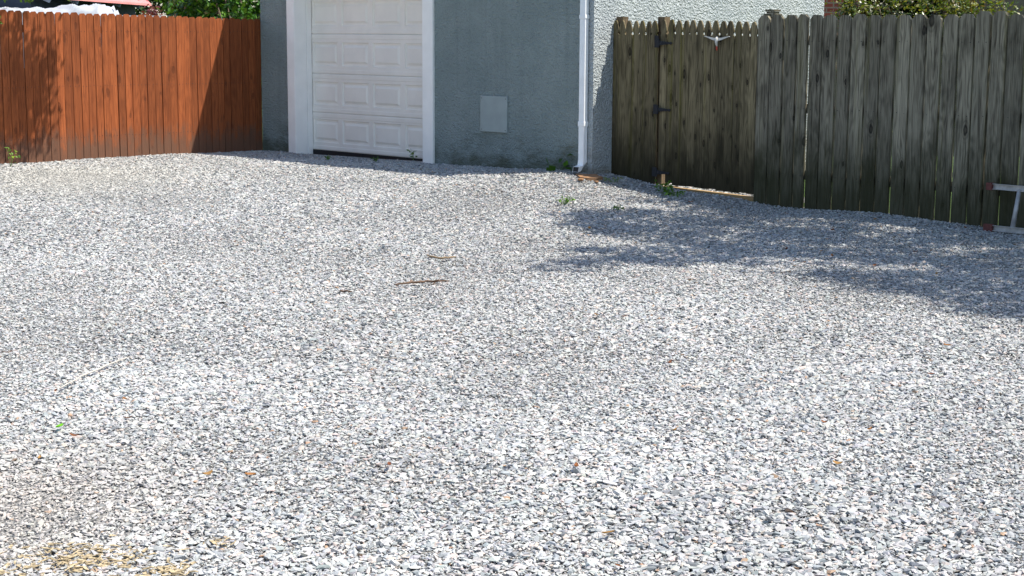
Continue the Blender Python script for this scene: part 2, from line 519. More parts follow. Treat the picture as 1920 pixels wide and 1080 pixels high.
def build_gravel():
    """crushed stone: every pebble has its own shape, turn and colour; one object nobody could count"""
    rng = np.random.default_rng(3)

    def chips(npt, count):
        """broken stone: hulls of npt scattered points, all with the same number of corners"""
        V, F = [], []
        while len(V) < count:
            p = rng.normal(0, 1, (npt, 3)); p /= np.linalg.norm(p, axis=1)[:, None]
            p *= rng.uniform(.80, 1.12, (npt, 1))
            bm = bmesh.new()
            for q in p:
                bm.verts.new(q)
            r_ = bmesh.ops.convex_hull(bm, input=bm.verts)
            bm.verts.index_update()
            bmesh.ops.triangulate(bm, faces=bm.faces)
            bmesh.ops.recalc_face_normals(bm, faces=bm.faces)
            if len(bm.faces) == 2 * npt - 4 and len(bm.verts) == npt:
                v = np.array([x.co for x in bm.verts]); v -= v.mean(0); v /= np.abs(v).max(0)
                V.append(v); F.append([[x.index for x in f.verts] for f in bm.faces])
            bm.free()
        return np.array(V), np.array(F)
    near_v, near_f = chips(9, 40)
    mid_v, mid_f = chips(7, 30)
    far_v, far_f = chips(6, 30)
    pal = np.array([(.405, .40, .39), (.355, .362, .36), (.315, .328, .335), (.268, .285, .298), (.205, .222, .238), (.118, .128, .138), (.385, .338, .312), (.30, .205, .14)])
    prob = np.array([.18, .26, .25, .16, .075, .018, .09, .006])
    prob = prob / prob.sum()
    Vs, Fs, Cs = [], [], []
    base = 0

    def batch(n, y0, y1, pv, pf, smin, smax, jit):
        nonlocal base
        # uniform over the wedge the lot shows, with a margin for a step to the side
        # (y drawn so that the density is even over the trapezoid)
        k0, k1 = .35 * y0 + 1.45, .35 * y1 + 1.45
        y = (np.sqrt(rng.uniform(k0 ** 2, k1 ** 2, n)) - 1.45) / .35
        x = rng.uniform(-1, 1, n) * (0.35 * y + 1.45)
        lx, ly = to_local(x, y)
        ok = (lx > -5.86) & (((ly < 0.0) | ((lx > 0.01) & (ly < 0.29)) | ((lx > 0.5) & (lx < 2.0) & (ly > .40) & (ly < 0.8)))) & ~((lx > .69) & (lx < 1.92) & (ly > .262) & (ly < .4))
        x, y, lx, ly = x[ok], y[ok], lx[ok], ly[ok]
        n = len(x)
        # patches of fine crushed dust, with few and small stones
        fine = np.maximum.reduce([np.exp(-(((x + 1.75) / .50) ** 2 + ((y - 5.4) / .55) ** 2)) * 0.95,
                                  np.exp(-(((x + 4.6) / 1.5) ** 2 + ((y - 16.6) / 1.5) ** 2)) * 0.75,
                                  np.exp(-(((x + 2.5) / .25) ** 2 + ((y - 8.5) / 1.2) ** 2)) * 0.5])
        wob = np.sin(x * 2.3 + 1.1 * np.sin(y * 1.1)) * np.sin(y * 1.4 + 0.7 * np.sin(x * 1.9))
        rr = rng.lognormal(0, 0.38, n) * (smin + smax) * 0.5
        rr = np.clip(rr, smin * 0.6, smax * 1.55) * (1 - 0.5 * fine) * (1 + 0.16 * wob)
        sc = np.stack([rr * rng.uniform(1.0, 1.65, n), rr * rng.uniform(.65, 1.05, n), rr * rng.uniform(.34, .66, n)], -1)
        pk = rng.integers(0, len(pv), n); nv = pv.shape[1]
        P = pv[pk] * rng.uniform(1 - jit, 1 + jit, (n, nv, 1))
        P = P * sc[:, None, :]
        # turn: small tilt, any heading
        tl = rng.normal(0, 0.25, n); hd = rng.uniform(0, 2 * np.pi, n); td = rng.uniform(0, 2 * np.pi, n)

        def rot(P, ax, an):
            c, s = np.cos(an)[:, None], np.sin(an)[:, None]
            a, b = [(1, 2), (2, 0), (0, 1)][ax]
            A, B = P[:, :, a] * c - P[:, :, b] * s, P[:, :, a] * s + P[:, :, b] * c
            P = P.copy(); P[:, :, a] = A; P[:, :, b] = B
            return P
        P = rot(rot(rot(P, 2, td), 0, tl), 2, hd)
        z = tz(x, y) + sc[:, 2] * 0.35 + rng.uniform(-0.004, 0.0055, n) * (1 - 0.7 * fine)
        P[:, :, 0] += x[:, None]; P[:, :, 1] += y[:, None]; P[:, :, 2] += z[:, None]
        k = rng.choice(len(pal), n, p=prob)
        patch = 1 + .06 * np.sin(1.3 * x + 2.1 * np.sin(.7 * y)) * np.sin(.9 * y - 1.2 * np.sin(.8 * x)) + .05 * np.sin(3.1 * x + y) * np.sin(2.3 * y - 1.7 * x)
        c = pal[k] * patch[:, None] * np.array([1.075, 1.062, 1.045]) * rng.uniform(.87, 1.12, (n, 1)) * (1 + rng.normal(0, .02, (n, 3)))
        # paler, creamier chips by the stained fence; sandy ones in the dusty patch
        cream = np.exp(-(((x + 4.7) / 1.3) ** 2 + ((y - 16.9) / 1.7) ** 2))[:, None]
        c = c * (1 - 0.75 * cream) + 0.75 * cream * (np.array([.52, .50, .445]) * rng.uniform(.7, 1.12, (n, 1)))
        sand = np.exp(-(((x + 1.85) / .62) ** 2 + ((y - 5.4) / .8) ** 2))[:, None]
        c = c * (1 - 0.45 * sand) + 0.45 * sand * (np.array([.47, .405, .34]) * rng.uniform(.7, 1.1, (n, 1)))
        Vs.append(P.reshape(-1, 3)); Cs.append(np.repeat(c, nv, 0))
        Fs.append((pf[pk] + (np.arange(n) * nv)[:, None, None] + base).reshape(-1, 3))
        base += n * nv

    def area(y0, y1):
        return 0.35 * (y1 ** 2 - y0 ** 2) + 2.9 * (y1 - y0)
    batch(int(area(3.7, 6.2) * 6400), 3.7, 6.2, near_v, near_f, .0052, .0110, .10)
    batch(int(area(6.2, 8.0) * 6600), 6.2, 8.0, near_v, near_f, .0050, .0110, .10)
    batch(int(area(3.7, 8.0) * 6000), 3.7, 8.0, far_v, far_f, .0022, .0048, .10)
    batch(int(area(8.0, 12.0) * 6600), 8.0, 12.0, mid_v, mid_f, .0046, .0104, .10)
    batch(int(area(12.0, 16.0) * 4900), 12.0, 16.0, far_v, far_f, .0054, .0116, .10)
    batch(int(area(16.0, 22.0) * 3900), 16.0, 22.0, far_v, far_f, .0062, .0128, .10)
    o = np_mesh('gravel', np.concatenate(Vs), np.concatenate(Fs), M['stone'], None, np.concatenate(Cs))
    setting(o, 'stuff')


# ------------------------------------------------------------------ garage
def garage():
    g = thing('garage', 'grey stucco garage with a white panelled overhead door and white downspout', 'garage', W(0, 0, 0), ANG)
    xl, xr, zt = -5.102, -2.646, 2.32

    def slab(poly, axis, d0, d1, name, m):
        """polygon in the plane across axis, from depth d0 to d1"""
        mb = MB(); n = len(poly)
        def q(p, d):
            return (p[0], d, p[1]) if axis == 'y' else (d, p[0], p[1])
        vs = [q(p, d0) for p in poly] + [q(p, d1) for p in poly]
        fs = [tuple(range(n)), tuple(range(2 * n - 1, n - 1, -1))] + [(i, n + i, n + (i + 1) % n, (i + 1) % n) for i in range(n)]
        mb.add(vs, fs)
        return mb.build(name, m, g)
    ez = 2.88
    slab([(-5.851, -.35), (xl, -.35), (xl, zt), (xr, zt), (xr, -.35), (-.2, -.35), (-.2, ez), (-5.851, ez)], 'y', 0, .25, 'front_wall', M['stucco_front'])
    slab([(0, -.35), (4.085, -.35), (4.085, ez), (2.04, ez + .95), (0, ez)], 'x', -.2, 0, 'side_wall', M['stucco_side'])
    slab([(.25, -.35), (4.085, -.35), (4.085, ez), (2.04, ez + .95), (.25, ez + .116)], 'x', -5.851, -5.651, 'side_wall', M['stucco_front'])
    slab([(-5.651, -.35), (-.2, -.35), (-.2, ez), (-5.651, ez)], 'y', 3.835, 4.085, 'rear_wall', M['stucco_front'])
    mb = MB()
    for s in (-1, 1):
        y0, y1 = (-.2, 2.04) if s < 0 else (2.04, 4.285)
        z0, z1 = (2.79, 3.832) if s < 0 else (3.832, 2.79)
        vs = [(-5.95, y0, z0), (.08, y0, z0), (.08, y1, z1), (-5.95, y1, z1)]
        vs += [(x, y, z + .09) for x, y, z in vs]
        mb.add(vs, [(0, 3, 2, 1), (4, 5, 6, 7), (0, 1, 5, 4), (1, 2, 6, 5), (2, 3, 7, 6), (3, 0, 4, 7)])
    mb.build('roof', M['roof'], g)
    # door surround: casing boards on the face, lining boards in the reveal
    def part(name, m, *boxes, parent=g):
        mb = MB()
        for lo, hi in boxes:
            mb.box(lo, hi)
        o = mb.build(name, m, parent)
        bv = o.modifiers.new('soft edge', 'BEVEL'); bv.width = 0.003; bv.segments = 2; bv.limit_method = 'ANGLE'
        return o
    part('door_casing', M['white'], ((xl - .147, -.032, .0), (xl, -.0, zt)))
    part('door_casing', M['white'], ((xr, -.032, .0), (xr + .172, -.0, zt)))
    part('door_casing', M['white'], ((xl - .147, -.032, zt + .002), (xr + .172, 0, zt + .17)))
    for sx, x in ((1, xl), (-1, xr)):
        a = part('door_jamb', M['white'], (tuple(sorted((x, x + sx * .012)))[0:1] + (-.028, .0), tuple(sorted((x, x + sx * .012)))[1:2] + (.155, zt)),)
        xa, xb = sorted((x + sx * .0, x + sx * .020))
        part('door_stop', M['white'], ((xa, .158, .0), (xb, .232, zt)))
    part('door_jamb', M['white'], ((xl + .022, -.02, zt - .018), (xr - .022, .232, zt)))
    # overhead door of four sections, each with four raised panels
    d = bpy.data.objects.new('garage_door', None); COL.objects.link(d); d.parent = g
    yd = .236
    zj = [.185, .660, 1.150, 1.645, 2.30]
    dx0, dx1 = xl + .004, xr - .004
    cols = [(-5.068, -4.565), (-4.480, -3.957), (-3.878, -3.355), (-3.276, -2.760)]
    for k in range(4):
        z0, z1 = zj[k] + .0012, zj[k + 1] - .0012
        mb = MB()
        xs = [dx0]
        for a, b in cols:
            xs += [a, b]
        xs.append(dx1)
        pz0, pz1 = z0 + .098, (z0 + .390 if k < 3 else z0 + .40)
        zs = [z0, z0 + .012, z0 + .050, z0 + .056, pz0, pz1, z1 - .060, z1 - .054, z1 - .012, z1]
        yz = [yd + .006, yd, yd, yd + .004, yd + .004, yd + .004, yd + .004, yd, yd, yd + .006]
        for i in range(len(xs) - 1):
            for j in range(len(zs) - 1):
                if i % 2 == 1 and j == 4:
                    a, b, c, e = xs[i], xs[i + 1], zs[j], zs[j + 1]
                    y_ = yd + .004
                    rings = [(0, y_), (.010, y_ + .022), (.020, y_ + .023), (.060, y_ + .001)]
                    vs = []
                    for ins, yy in rings:
                        vs += [(a + ins, yy, c + ins), (b - ins, yy, c + ins), (b - ins, yy, e - ins), (a + ins, yy, e - ins)]
                    fs = []
                    for r_ in range(len(rings) - 1):
                        for q in range(4):
                            fs.append((r_ * 4 + q, r_ * 4 + (q + 1) % 4, r_ * 4 + 4 + (q + 1) % 4, r_ * 4 + 4 + q))
                    fs.append(tuple(range((len(rings) - 1) * 4, len(rings) * 4)))
                    mb.add(vs, fs)
                else:
                    mb.add([(xs[i], yz[j], zs[j]), (xs[i + 1], yz[j], zs[j]), (xs[i + 1], yz[j + 1], zs[j + 1]), (xs[i], yz[j + 1], zs[j + 1])], [(0, 1, 2, 3)])
        # body of the section behind its face
        mb.box((dx0, yd + .020, z0), (dx1, yd + .045, z1))
        mb.build('door_section', M['door'], d)
    part('bottom_seal', M['dark'], ((dx0, yd + .004, .10), (dx1, yd + .04, .184)), parent=d)
    # covers the access hole
    a = part('access_panel', M['panel'], ((-1.688, -.022, .585), (-1.262, -.001, .982)))
    for x, z in ((-1.665, .61), (-1.285, .61), (-1.665, .955), (-1.285, .955)):
        mb = MB(); mb.tube([(x, -.025, z), (x, -.02, z)], [.005, .005], 6); mb.build('screw', M['nail'], a)
    # downspout with two couplings and a kicked out elbow
    sx0, sx1, sy0, sy1 = -.142, -.066, -.062, -.012
    ds = bpy.data.objects.new('downspout', None); COL.objects.link(ds); ds.parent = g

    def pipe(name, secs, m=M['gutter']):
        """rectangular pipe through sections (y, z, tilt) with shallow flutes on its face"""
        mb = MB(); vs, fs = [], []
        nx = 9
        w = sx1 - sx0; dp = sy1 - sy0
        for (cy, cz, an, gr) in secs:
            ca, sa = math.cos(an), math.sin(an)
            ring = []
            for i in range(nx):
                x = sx0 - gr + (w + 2 * gr) * i / (nx - 1)
                ring.append((x, -dp / 2 - gr + (.005 if i in (2, 4, 6) else 0)))
            for i in range(nx):
                ring.append((sx1 + gr - (w + 2 * gr) * i / (nx - 1), dp / 2 + gr))
            for x, yy in ring:
                vs.append((x, cy + yy * ca, cz + yy * sa))
        m_ = 2 * nx
        for s in range(len(secs) - 1):
            for i in range(m_):
                fs.append((s * m_ + i, s * m_ + (i + 1) % m_, (s + 1) * m_ + (i + 1) % m_, (s + 1) * m_ + i))
        mb.add(vs, fs)
        return mb.build(name, m, ds)
    cy = (sy0 + sy1) / 2
    pipe('pipe', [(cy, 2.79, 0, 0), (cy, 1.80, 0, .0), (cy, .74, 0, 0), (cy, .35, 0, 0)])
    pipe('coupling', [(cy, 1.862, 0, .002), (cy, 1.855, 0, .006), (cy, 1.825, 0, .006), (cy, 1.818, 0, .002)])
    pipe('coupling', [(cy, .762, 0, .002), (cy, .755, 0, .006), (cy, .715, 0, .006), (cy, .708, 0, .002)])
    el = []
    for i in range(9):
        a_ = R(78) * i / 8
        rad = .085
        el.append((cy - rad * (1 - math.cos(a_)), .355 - rad * math.sin(a_), a_, .0025))
    y_, z_, a_, _ = el[-1]
    el.append((y_ - .040 * math.sin(a_), z_ - .040 * math.cos(a_), a_, .0025))
    pipe('elbow', el)
    y_, z_, a_, _ = el[-1]
    mb = MB(); nx = .047
    yy, zz = y_ + .006 * math.sin(a_), z_ + .006 * math.cos(a_)
    for_v = [(sx0 + .002, yy + v * math.cos(a_), zz + v * math.sin(a_)) for v in (-.024, .024)] + [(sx1 - .002, yy + v * math.cos(a_), zz + v * math.sin(a_)) for v in (.024, -.024)]
    mb.add(for_v, [(0, 1, 2, 3)])
    mb.build('mouth', M['dark'], ds)  # black quad painted in as the shade inside the elbow


# ------------------------------------------------------------------ fences
NORMX = Vector((1, 0, 0)); NORMY = Vector((0, -1, 0))


def nails(mb, p, across, normal, dx, zs, r=0.004):
    for z in zs:
        for s in (-1, 1):
            q = Vector(p) + Vector(across) * (s * dx + random.uniform(-.006, .006)) + Vector((0, 0, z + random.uniform(-.006, .006)))
            mb.tube([q - Vector(normal) * .003, q + Vector(normal) * .0012], [r, r], 6, 1)


def cedar_fence():
    f = thing('stained_fence', 'reddish brown stained board fence with clipped tops running to the garage', 'fence', W(-5.851, 0, 0), ANG)
    rnd = random.Random(5)
    mb = MB()
    s = 0.002
    while s < 7.2:
        w = rnd.uniform(.084, .104)
        gap = rnd.choice([.003, .004, .005, .006, .008])
        if 2.0 < s < 2.1:
            gap = .013
        if rnd.random() < .08:
            gap += .006
        top = 1.828 + .020 * s + rnd.uniform(-.006, .006)
        c = s + w / 2
        wx = W(-5.851, -c)
        z0 = tzs(wx.x, wx.y) - .09
        yaw = rnd.uniform(-.05, .05)
        nrm = Vector((math.cos(yaw), math.sin(yaw), 0)); ac = Vector((-nrm.y, nrm.x, 0))
        p = Vector((rnd.uniform(-.003, .004), -c, z0))
        mb.board(p, -ac, nrm, w, .021, top - z0, 'dog', rnd.random(), rnd.uniform(-.003, .003), hz0=z0 - tzs(wx.x, wx.y), bow=rnd.uniform(-.004, .004))
        nails(mb, (p.x, -c, 0), (0, 1, 0), (1, 0, 0), w * .27, (.42, 1.02, 1.665), .0046)
        s += w + gap
    mb.build('board_panel', [M['cedar'], M['nail']], f)
    for z in (.42, 1.02, 1.665):
        mb = MB(); mb.beam((-.062, -.02, z), (-.062, -7.2, z + .05), .04, .085, bid=rnd.random()); mb.build('rail', M['cedar_back'], f)
    for y in (-.052, -2.06, -4.3, -6.6):
        mb = MB(); mb.beam((-.13, y, -.3), (-.13, y, 1.72), .09, .09, bid=rnd.random(), up=(0, 1, 0)); mb.build('post', M['cedar_back'], f)


def grey_fence():
    f = thing('weathered_fence', 'tall weathered grey board fence with mossy feet beside the picket gate', 'fence', W(1.892, .28, 0), ANG)
    rnd = random.Random(21)
    mb = MB()
    s = 0.0
    # board edges as they stand, then more of the same out of view
    widths = [.145, .143, .143, .115, .143, .141, .146, .145, .142, .144, .144, .145, .142, .144, .142, .140, .144]
    gaps = [.010, .011, .012, .018, .010, .013, .012, .011, .013, .016, .011, .011, .014, .013, .015, .012, .013]
    k = 0
    while s < 6.6:
        w = widths[k] if k < len(widths) else rnd.uniform(.145, .154)
        gp = (gaps[k] if k < len(gaps) else rnd.uniform(.010, .017)) + .007
        w -= .007
        top = 1.855 + rnd.uniform(-.007, .006)
        if k in (15, 16):
            top += .02
        c = s + w / 2
        q = W(1.892 + c, .28)
        z0 = tzs(q.x, q.y) - .08
        yaw = rnd.uniform(-.045, .045)
        nrm = Vector((math.sin(yaw), -math.cos(yaw), 0)); ac = Vector((math.cos(yaw), math.sin(yaw), 0))
        mb.board((c, rnd.uniform(-.004, .003), z0), ac, nrm, w, .034, top - z0, 'dog', rnd.random(), rnd.uniform(-.0035, .0035), hz0=z0 - tzs(q.x, q.y), bow=rnd.uniform(-.003, .003))
        nails(mb, (c, -.0, 0), (1, 0, 0), (0, -1, 0), w * .28, (.35, .98, 1.615))
        s += w + gp
        k += 1
    mb.build('board_panel', [M['greywood'], M['nail']], f)
    for z in (.35, .98, 1.615):
        mb = MB(); mb.beam((.0, .056, z), (6.6, .056, z), .04, .088, bid=rnd.random()); mb.build('rail', M['greywood'], f)
    for x in (.075, 2.45, 4.9):
        mb = MB(); mb.beam((x, .123, -.3), (x, .123, 1.84), .09, .09, bid=.3, up=(0, 1, 0)); pst = mb.build('post', M['greywood'], f)
        if x < 1:
            mb = MB(); mb.box((x - .066, .06, 1.842), (x + .066, .18, 1.868), bid=.1); mb.box((x - .04, .075, 1.870), (x + .045, .165, 1.888), bid=.2); mb.box((x - .052, .068, 1.890), (x + .056, .172, 1.908), bid=.15)
            mb.build('post_cap', M['greywood'], pst)


def picket_fence():
    f = thing('picket_fence', 'short run of pointed mossy pickets between the garage wall and the gate', 'fence', W(0, .305, 0), ANG)
    rnd = random.Random(2)
    mb = MB()
    for i in range(7):
        c = .034 + i * .0905
        q = W(c, .305)
        z0 = tzs(q.x, q.y) - .07
        yaw = rnd.uniform(-.05, .05) if i < 6 else .10
        nrm = Vector((math.sin(yaw), -math.cos(yaw), 0)); ac = Vector((math.cos(yaw), math.sin(yaw), 0))
        mb.board((c, -.004 if i < 6 else -.02, z0), ac, nrm, .0885, .018, 1.803 + rnd.uniform(-.006, .006) - z0, 'picket', rnd.random() * (.9 if i < 6 else .2), rnd.uniform(-.003, .003), hz0=z0 - tzs(q.x, q.y))
        if i < 6:
            nails(mb, (c, -.004, 0), (1, 0, 0), (0, -1, 0), .022, (.5, 1.03, 1.60), .003)
    mb.build('picket_panel', [M['picket'], M['nail']], f)
    for z in (.5, 1.03, 1.60):
        mb = MB(); mb.beam((.0, .035, z), (.606, .035, z), .036, .075, bid=.4); mb.build('rail', M['picket'], f)
    for x, zt in ((.052, 1.845), (.622, 1.842)):
        mb = MB(); mb.beam((x, .075, -.3), (x, .075, zt), .088, .088, bid=.5, up=(0, 1, 0)); mb.build('post', M['post'], f)


def picket_gate():
    g = thing('picket_gate', 'closed gate of pointed pickets hung on three black strap hinges', 'gate', W(.662, .30, 0), ANG)
    rnd = random.Random(9)
    n = 13; pitch = .0945
    mb = MB()
    for i in range(n):
        c = .034 + i * pitch
        z0 = .150 - .030 * i / n + rnd.uniform(-.006, .006)
        if i == 0:
            z0 = .245
        if i == 1:
            z0 = .16
        zt = 1.812 - .020 * i / n + rnd.uniform(-.005, .005)
        yaw = rnd.uniform(-.04, .04)
        nrm = Vector((math.sin(yaw), -math.cos(yaw), 0)); ac = Vector((math.cos(yaw), math.sin(yaw), 0))
        w = .0925 if i != 0 else .086
        mb.board((c, -.002, z0), ac, nrm, w, .018, zt - z0, 'picket', rnd.random(), rnd.uniform(-.004, .004) - .002, hz0=z0 - .08)
        nails(mb, (c, -.002, 0), (1, 0, 0), (0, -1, 0), .022, (.42, 1.00, 1.58), .003)
    mb.build('picket_panel', [M['picket'], M['nail']], g)
    for z in (.42, 1.00, 1.58):
        mb = MB(); mb.beam((.02, .035, z + .006), (n * pitch - .02, .035, z - .012), .036, .078, bid=.4); mb.build('rail', M['picket'], g)
    for z in (1.578, .905, .262):
        mb = MB()
        # plate on the post, tapering strap on the gate, knuckle between, rounded tip
        mb.box((-.070, -.030, z - .045), (-.018, -.024, z + .075 if z > 1 else z + .05))
        mb.tube([(-.012, -.030, z - .045), (-.012, -.030, z + .045)], [.010, .010], 10)
        vs = [(-.004, -.030, z - .022), (.132, -.030, z - .010), (.144, -.030, z - .016), (.160, -.030, z - .005), (.160, -.030, z + .005), (.144, -.030, z + .013), (.132, -.030, z + .008), (-.004, -.030, z + .022)]
        n8 = len(vs)
        vs2 = vs + [(x, y + .006, zz) for x, y, zz in vs]
        mb.add(vs2, [tuple(range(n8)), tuple(range(2 * n8 - 1, n8 - 1, -1))] + [(i, n8 + i, n8 + (i + 1) % n8, (i + 1) % n8) for i in range(n8)])
        for xx in (.03, .075, .118):
            mb.tube([(xx, -.034, z), (xx, -.029, z)], [.006, .006], 8)
        mb.build('hinge', M['iron'], g)
    # sill under it
    s = thing('wooden_sill', 'bare tan timber lying on the gravel under the picket gate', 'timber', W(.70, .30, 0), ANG)
    mb = MB(); mb.beam((.0, .02, .093), (1.19, .02, .066), .075, .058, bid=.8); mb.build('timber', M['sill'], s)
    # ornament hung near the top
    o = thing('winged_ornament', 'small white winged ornament with a red tip fixed high on the gate', 'ornament', W(1.405, .272, 1.60), ANG)
    mb = MB()
    mb.tube([(0, -.006, .045), (0, -.018, .025), (0, -.018, -.01), (0, -.012, -.035), (0, -.006, -.052)], [.010, .018, .015, .010, .005], 10)
    mb.build('body', M['whiteorn'], o, True)
    for s_ in (-1, 1):
        mb = MB()
        pts = [(s_ * .012, .035, .028), (s_ * .055, .036, .022), (s_ * .10, .045, .015), (s_ * .148, .052, .006), (s_ * .160, .045, .002)]
        vs = []
        for x, zt, th in pts:
            vs += [(x, -.014, zt), (x, -.014, zt - th), (x, -.004, zt - th), (x, -.004, zt)]
        fs = [(0, 1, 2, 3), (16, 19, 18, 17)]
        for i in range(4):
            for j in range(4):
                fs.append((i * 4 + j, i * 4 + (j + 1) % 4, i * 4 + 4 + (j + 1) % 4, i * 4 + 4 + j))
        mb.add(vs, fs)
        mb.build('wing', M['whiteorn'], o)
    mb = MB(); mb.tube([(0, -.010, -.048), (0, -.010, -.075), (0, -.006, -.092)], [.007, .009, .002], 8); mb.build('red_tip', M['redorn'], o)


def ladder():
    l = thing('metal_ladder', 'grey metal ladder lying on its side against the weathered fence', 'ladder', W(4.50, .05, 0), ANG)
    q = W(4.6, .03)
    zg = tzs(q.x, q.y) + .035

    def rail(y, z, x0, nm, cl_=.022):
        mb = MB(); L_ = 4.2
        # channel: web and two flanges
        mb.beam((x0, y, z), (L_, y, z - .01), .004, .048)
        mb.beam((x0, y - .012, z + .022), (L_, y - .012, z + .012), .024, .004)
        mb.beam((x0, y - .012, z - .022), (L_, y - .012, z - .032), .024, .004)
        r_ = mb.build('rail', M['alu'], l)
        mb = MB(); mb.box((x0 - .030, y - .032, z - .033), (x0 + cl_, y + .010, z + .031))
        mb.box((x0 - .036, y - .026, z - .024), (x0 - .0305, y + .004, z + .022))
        c = mb.build('end_cap', M['redplastic'], l)
        bv = c.modifiers.new('soft edge', 'BEVEL'); bv.width = .006; bv.segments = 2
    rail(.05, zg, .02, 'rail', .05)
    rail(.135, zg + .345, -.02, 'rail')
    for i in range(9):
        x = .245 + i * .30
        if x > 4.1:
            break
        mb = MB(); mb.tube([(x, .05, zg + .015), (x + .002, .09, zg + .18), (x, .133, zg + .333)], [.021, .019, .018], 12)
        mb.build('rung', M['alu'], l, True)


# ------------------------------------------------------------------ foliage
def leaves(P, size, rng, cols, up=0.5, aspect=0.55, fold=0.25, drop=0.0):
    """leaf blades at the points P: a folded diamond each"""
    n = len(P)
    nr = rng.normal(0, 1, (n, 3)); nr[:, 2] = np.abs(nr[:, 2]) + up
    nr /= np.linalg.norm(nr, axis=1)[:, None]
    ax = rng.normal(0, 1, (n, 3)); ax[:, 2] -= drop
    ax -= nr * (ax * nr).sum(1)[:, None]
    ax /= np.linalg.norm(ax, axis=1)[:, None] + 1e-9
    sd = np.cross(nr, ax)
    L_ = (size * rng.uniform(.65, 1.3, n))[:, None]
    b = P - ax * L_ * .5; tp = P + ax * L_ * .5
    w = L_ * aspect * .5
    l = P + sd * w - nr * L_ * fold * .2 - ax * L_ * .08; r = P - sd * w - nr * L_ * fold * .2 - ax * L_ * .08
    V = np.stack([b, l, tp, r], 1).reshape(-1, 3)
    k = np.arange(n)[:, None] * 4
    F = np.concatenate([k + np.array([[0, 2, 1]]), k + np.array([[0, 3, 2]])], 1).reshape(-1, 3)
    c = cols[rng.integers(0, len(cols), n)] * rng.uniform(.7, 1.3, (n, 1))
    return V, F, np.repeat(c, 4, 0)


def crown(parent, cl, per, spread, size, cols, mat, seed, name='crown', **kw):
    rng = np.random.default_rng(seed)
    cl = np.asarray(cl, float)
    P = np.repeat(cl, per, 0) + rng.normal(0, 1, (len(cl) * per, 3)) * np.array(spread)
    P = P[P[:, 2] > 0.05]
    V, F, C = leaves(P, size, rng, np.asarray(cols, float), **kw)
    return np_mesh(name, V - np.array(parent.location), F, mat, parent, C)


def limbs(parent, base, joints, r0, name='trunk'):
    """trunk and limbs: joints = list of polylines in world space with radii"""
    mb = MB()
    o = Vector(parent.location)
    for pts, rad in joints:
        mb.tube([Vector(q) - o for q in pts], rad, 8)
    return mb.build(name, M['bark'], parent, True)


def inside(pts, poly):
    x, y = pts[:, 0], pts[:, 1]
    c = np.zeros(len(pts), bool)
    j = len(poly) - 1
    for i in range(len(poly)):
        xi, yi = poly[i]; xj, yj = poly[j]
        c ^= ((yi > y) != (yj > y)) & (x < (xj - xi) * (y - yi) / (yj - yi + 1e-12) + xi)
        j = i
    return c


GREENS = [(.045, .11, .018), (.06, .14, .022), (.03, .075, .014), (.09, .17, .03)]


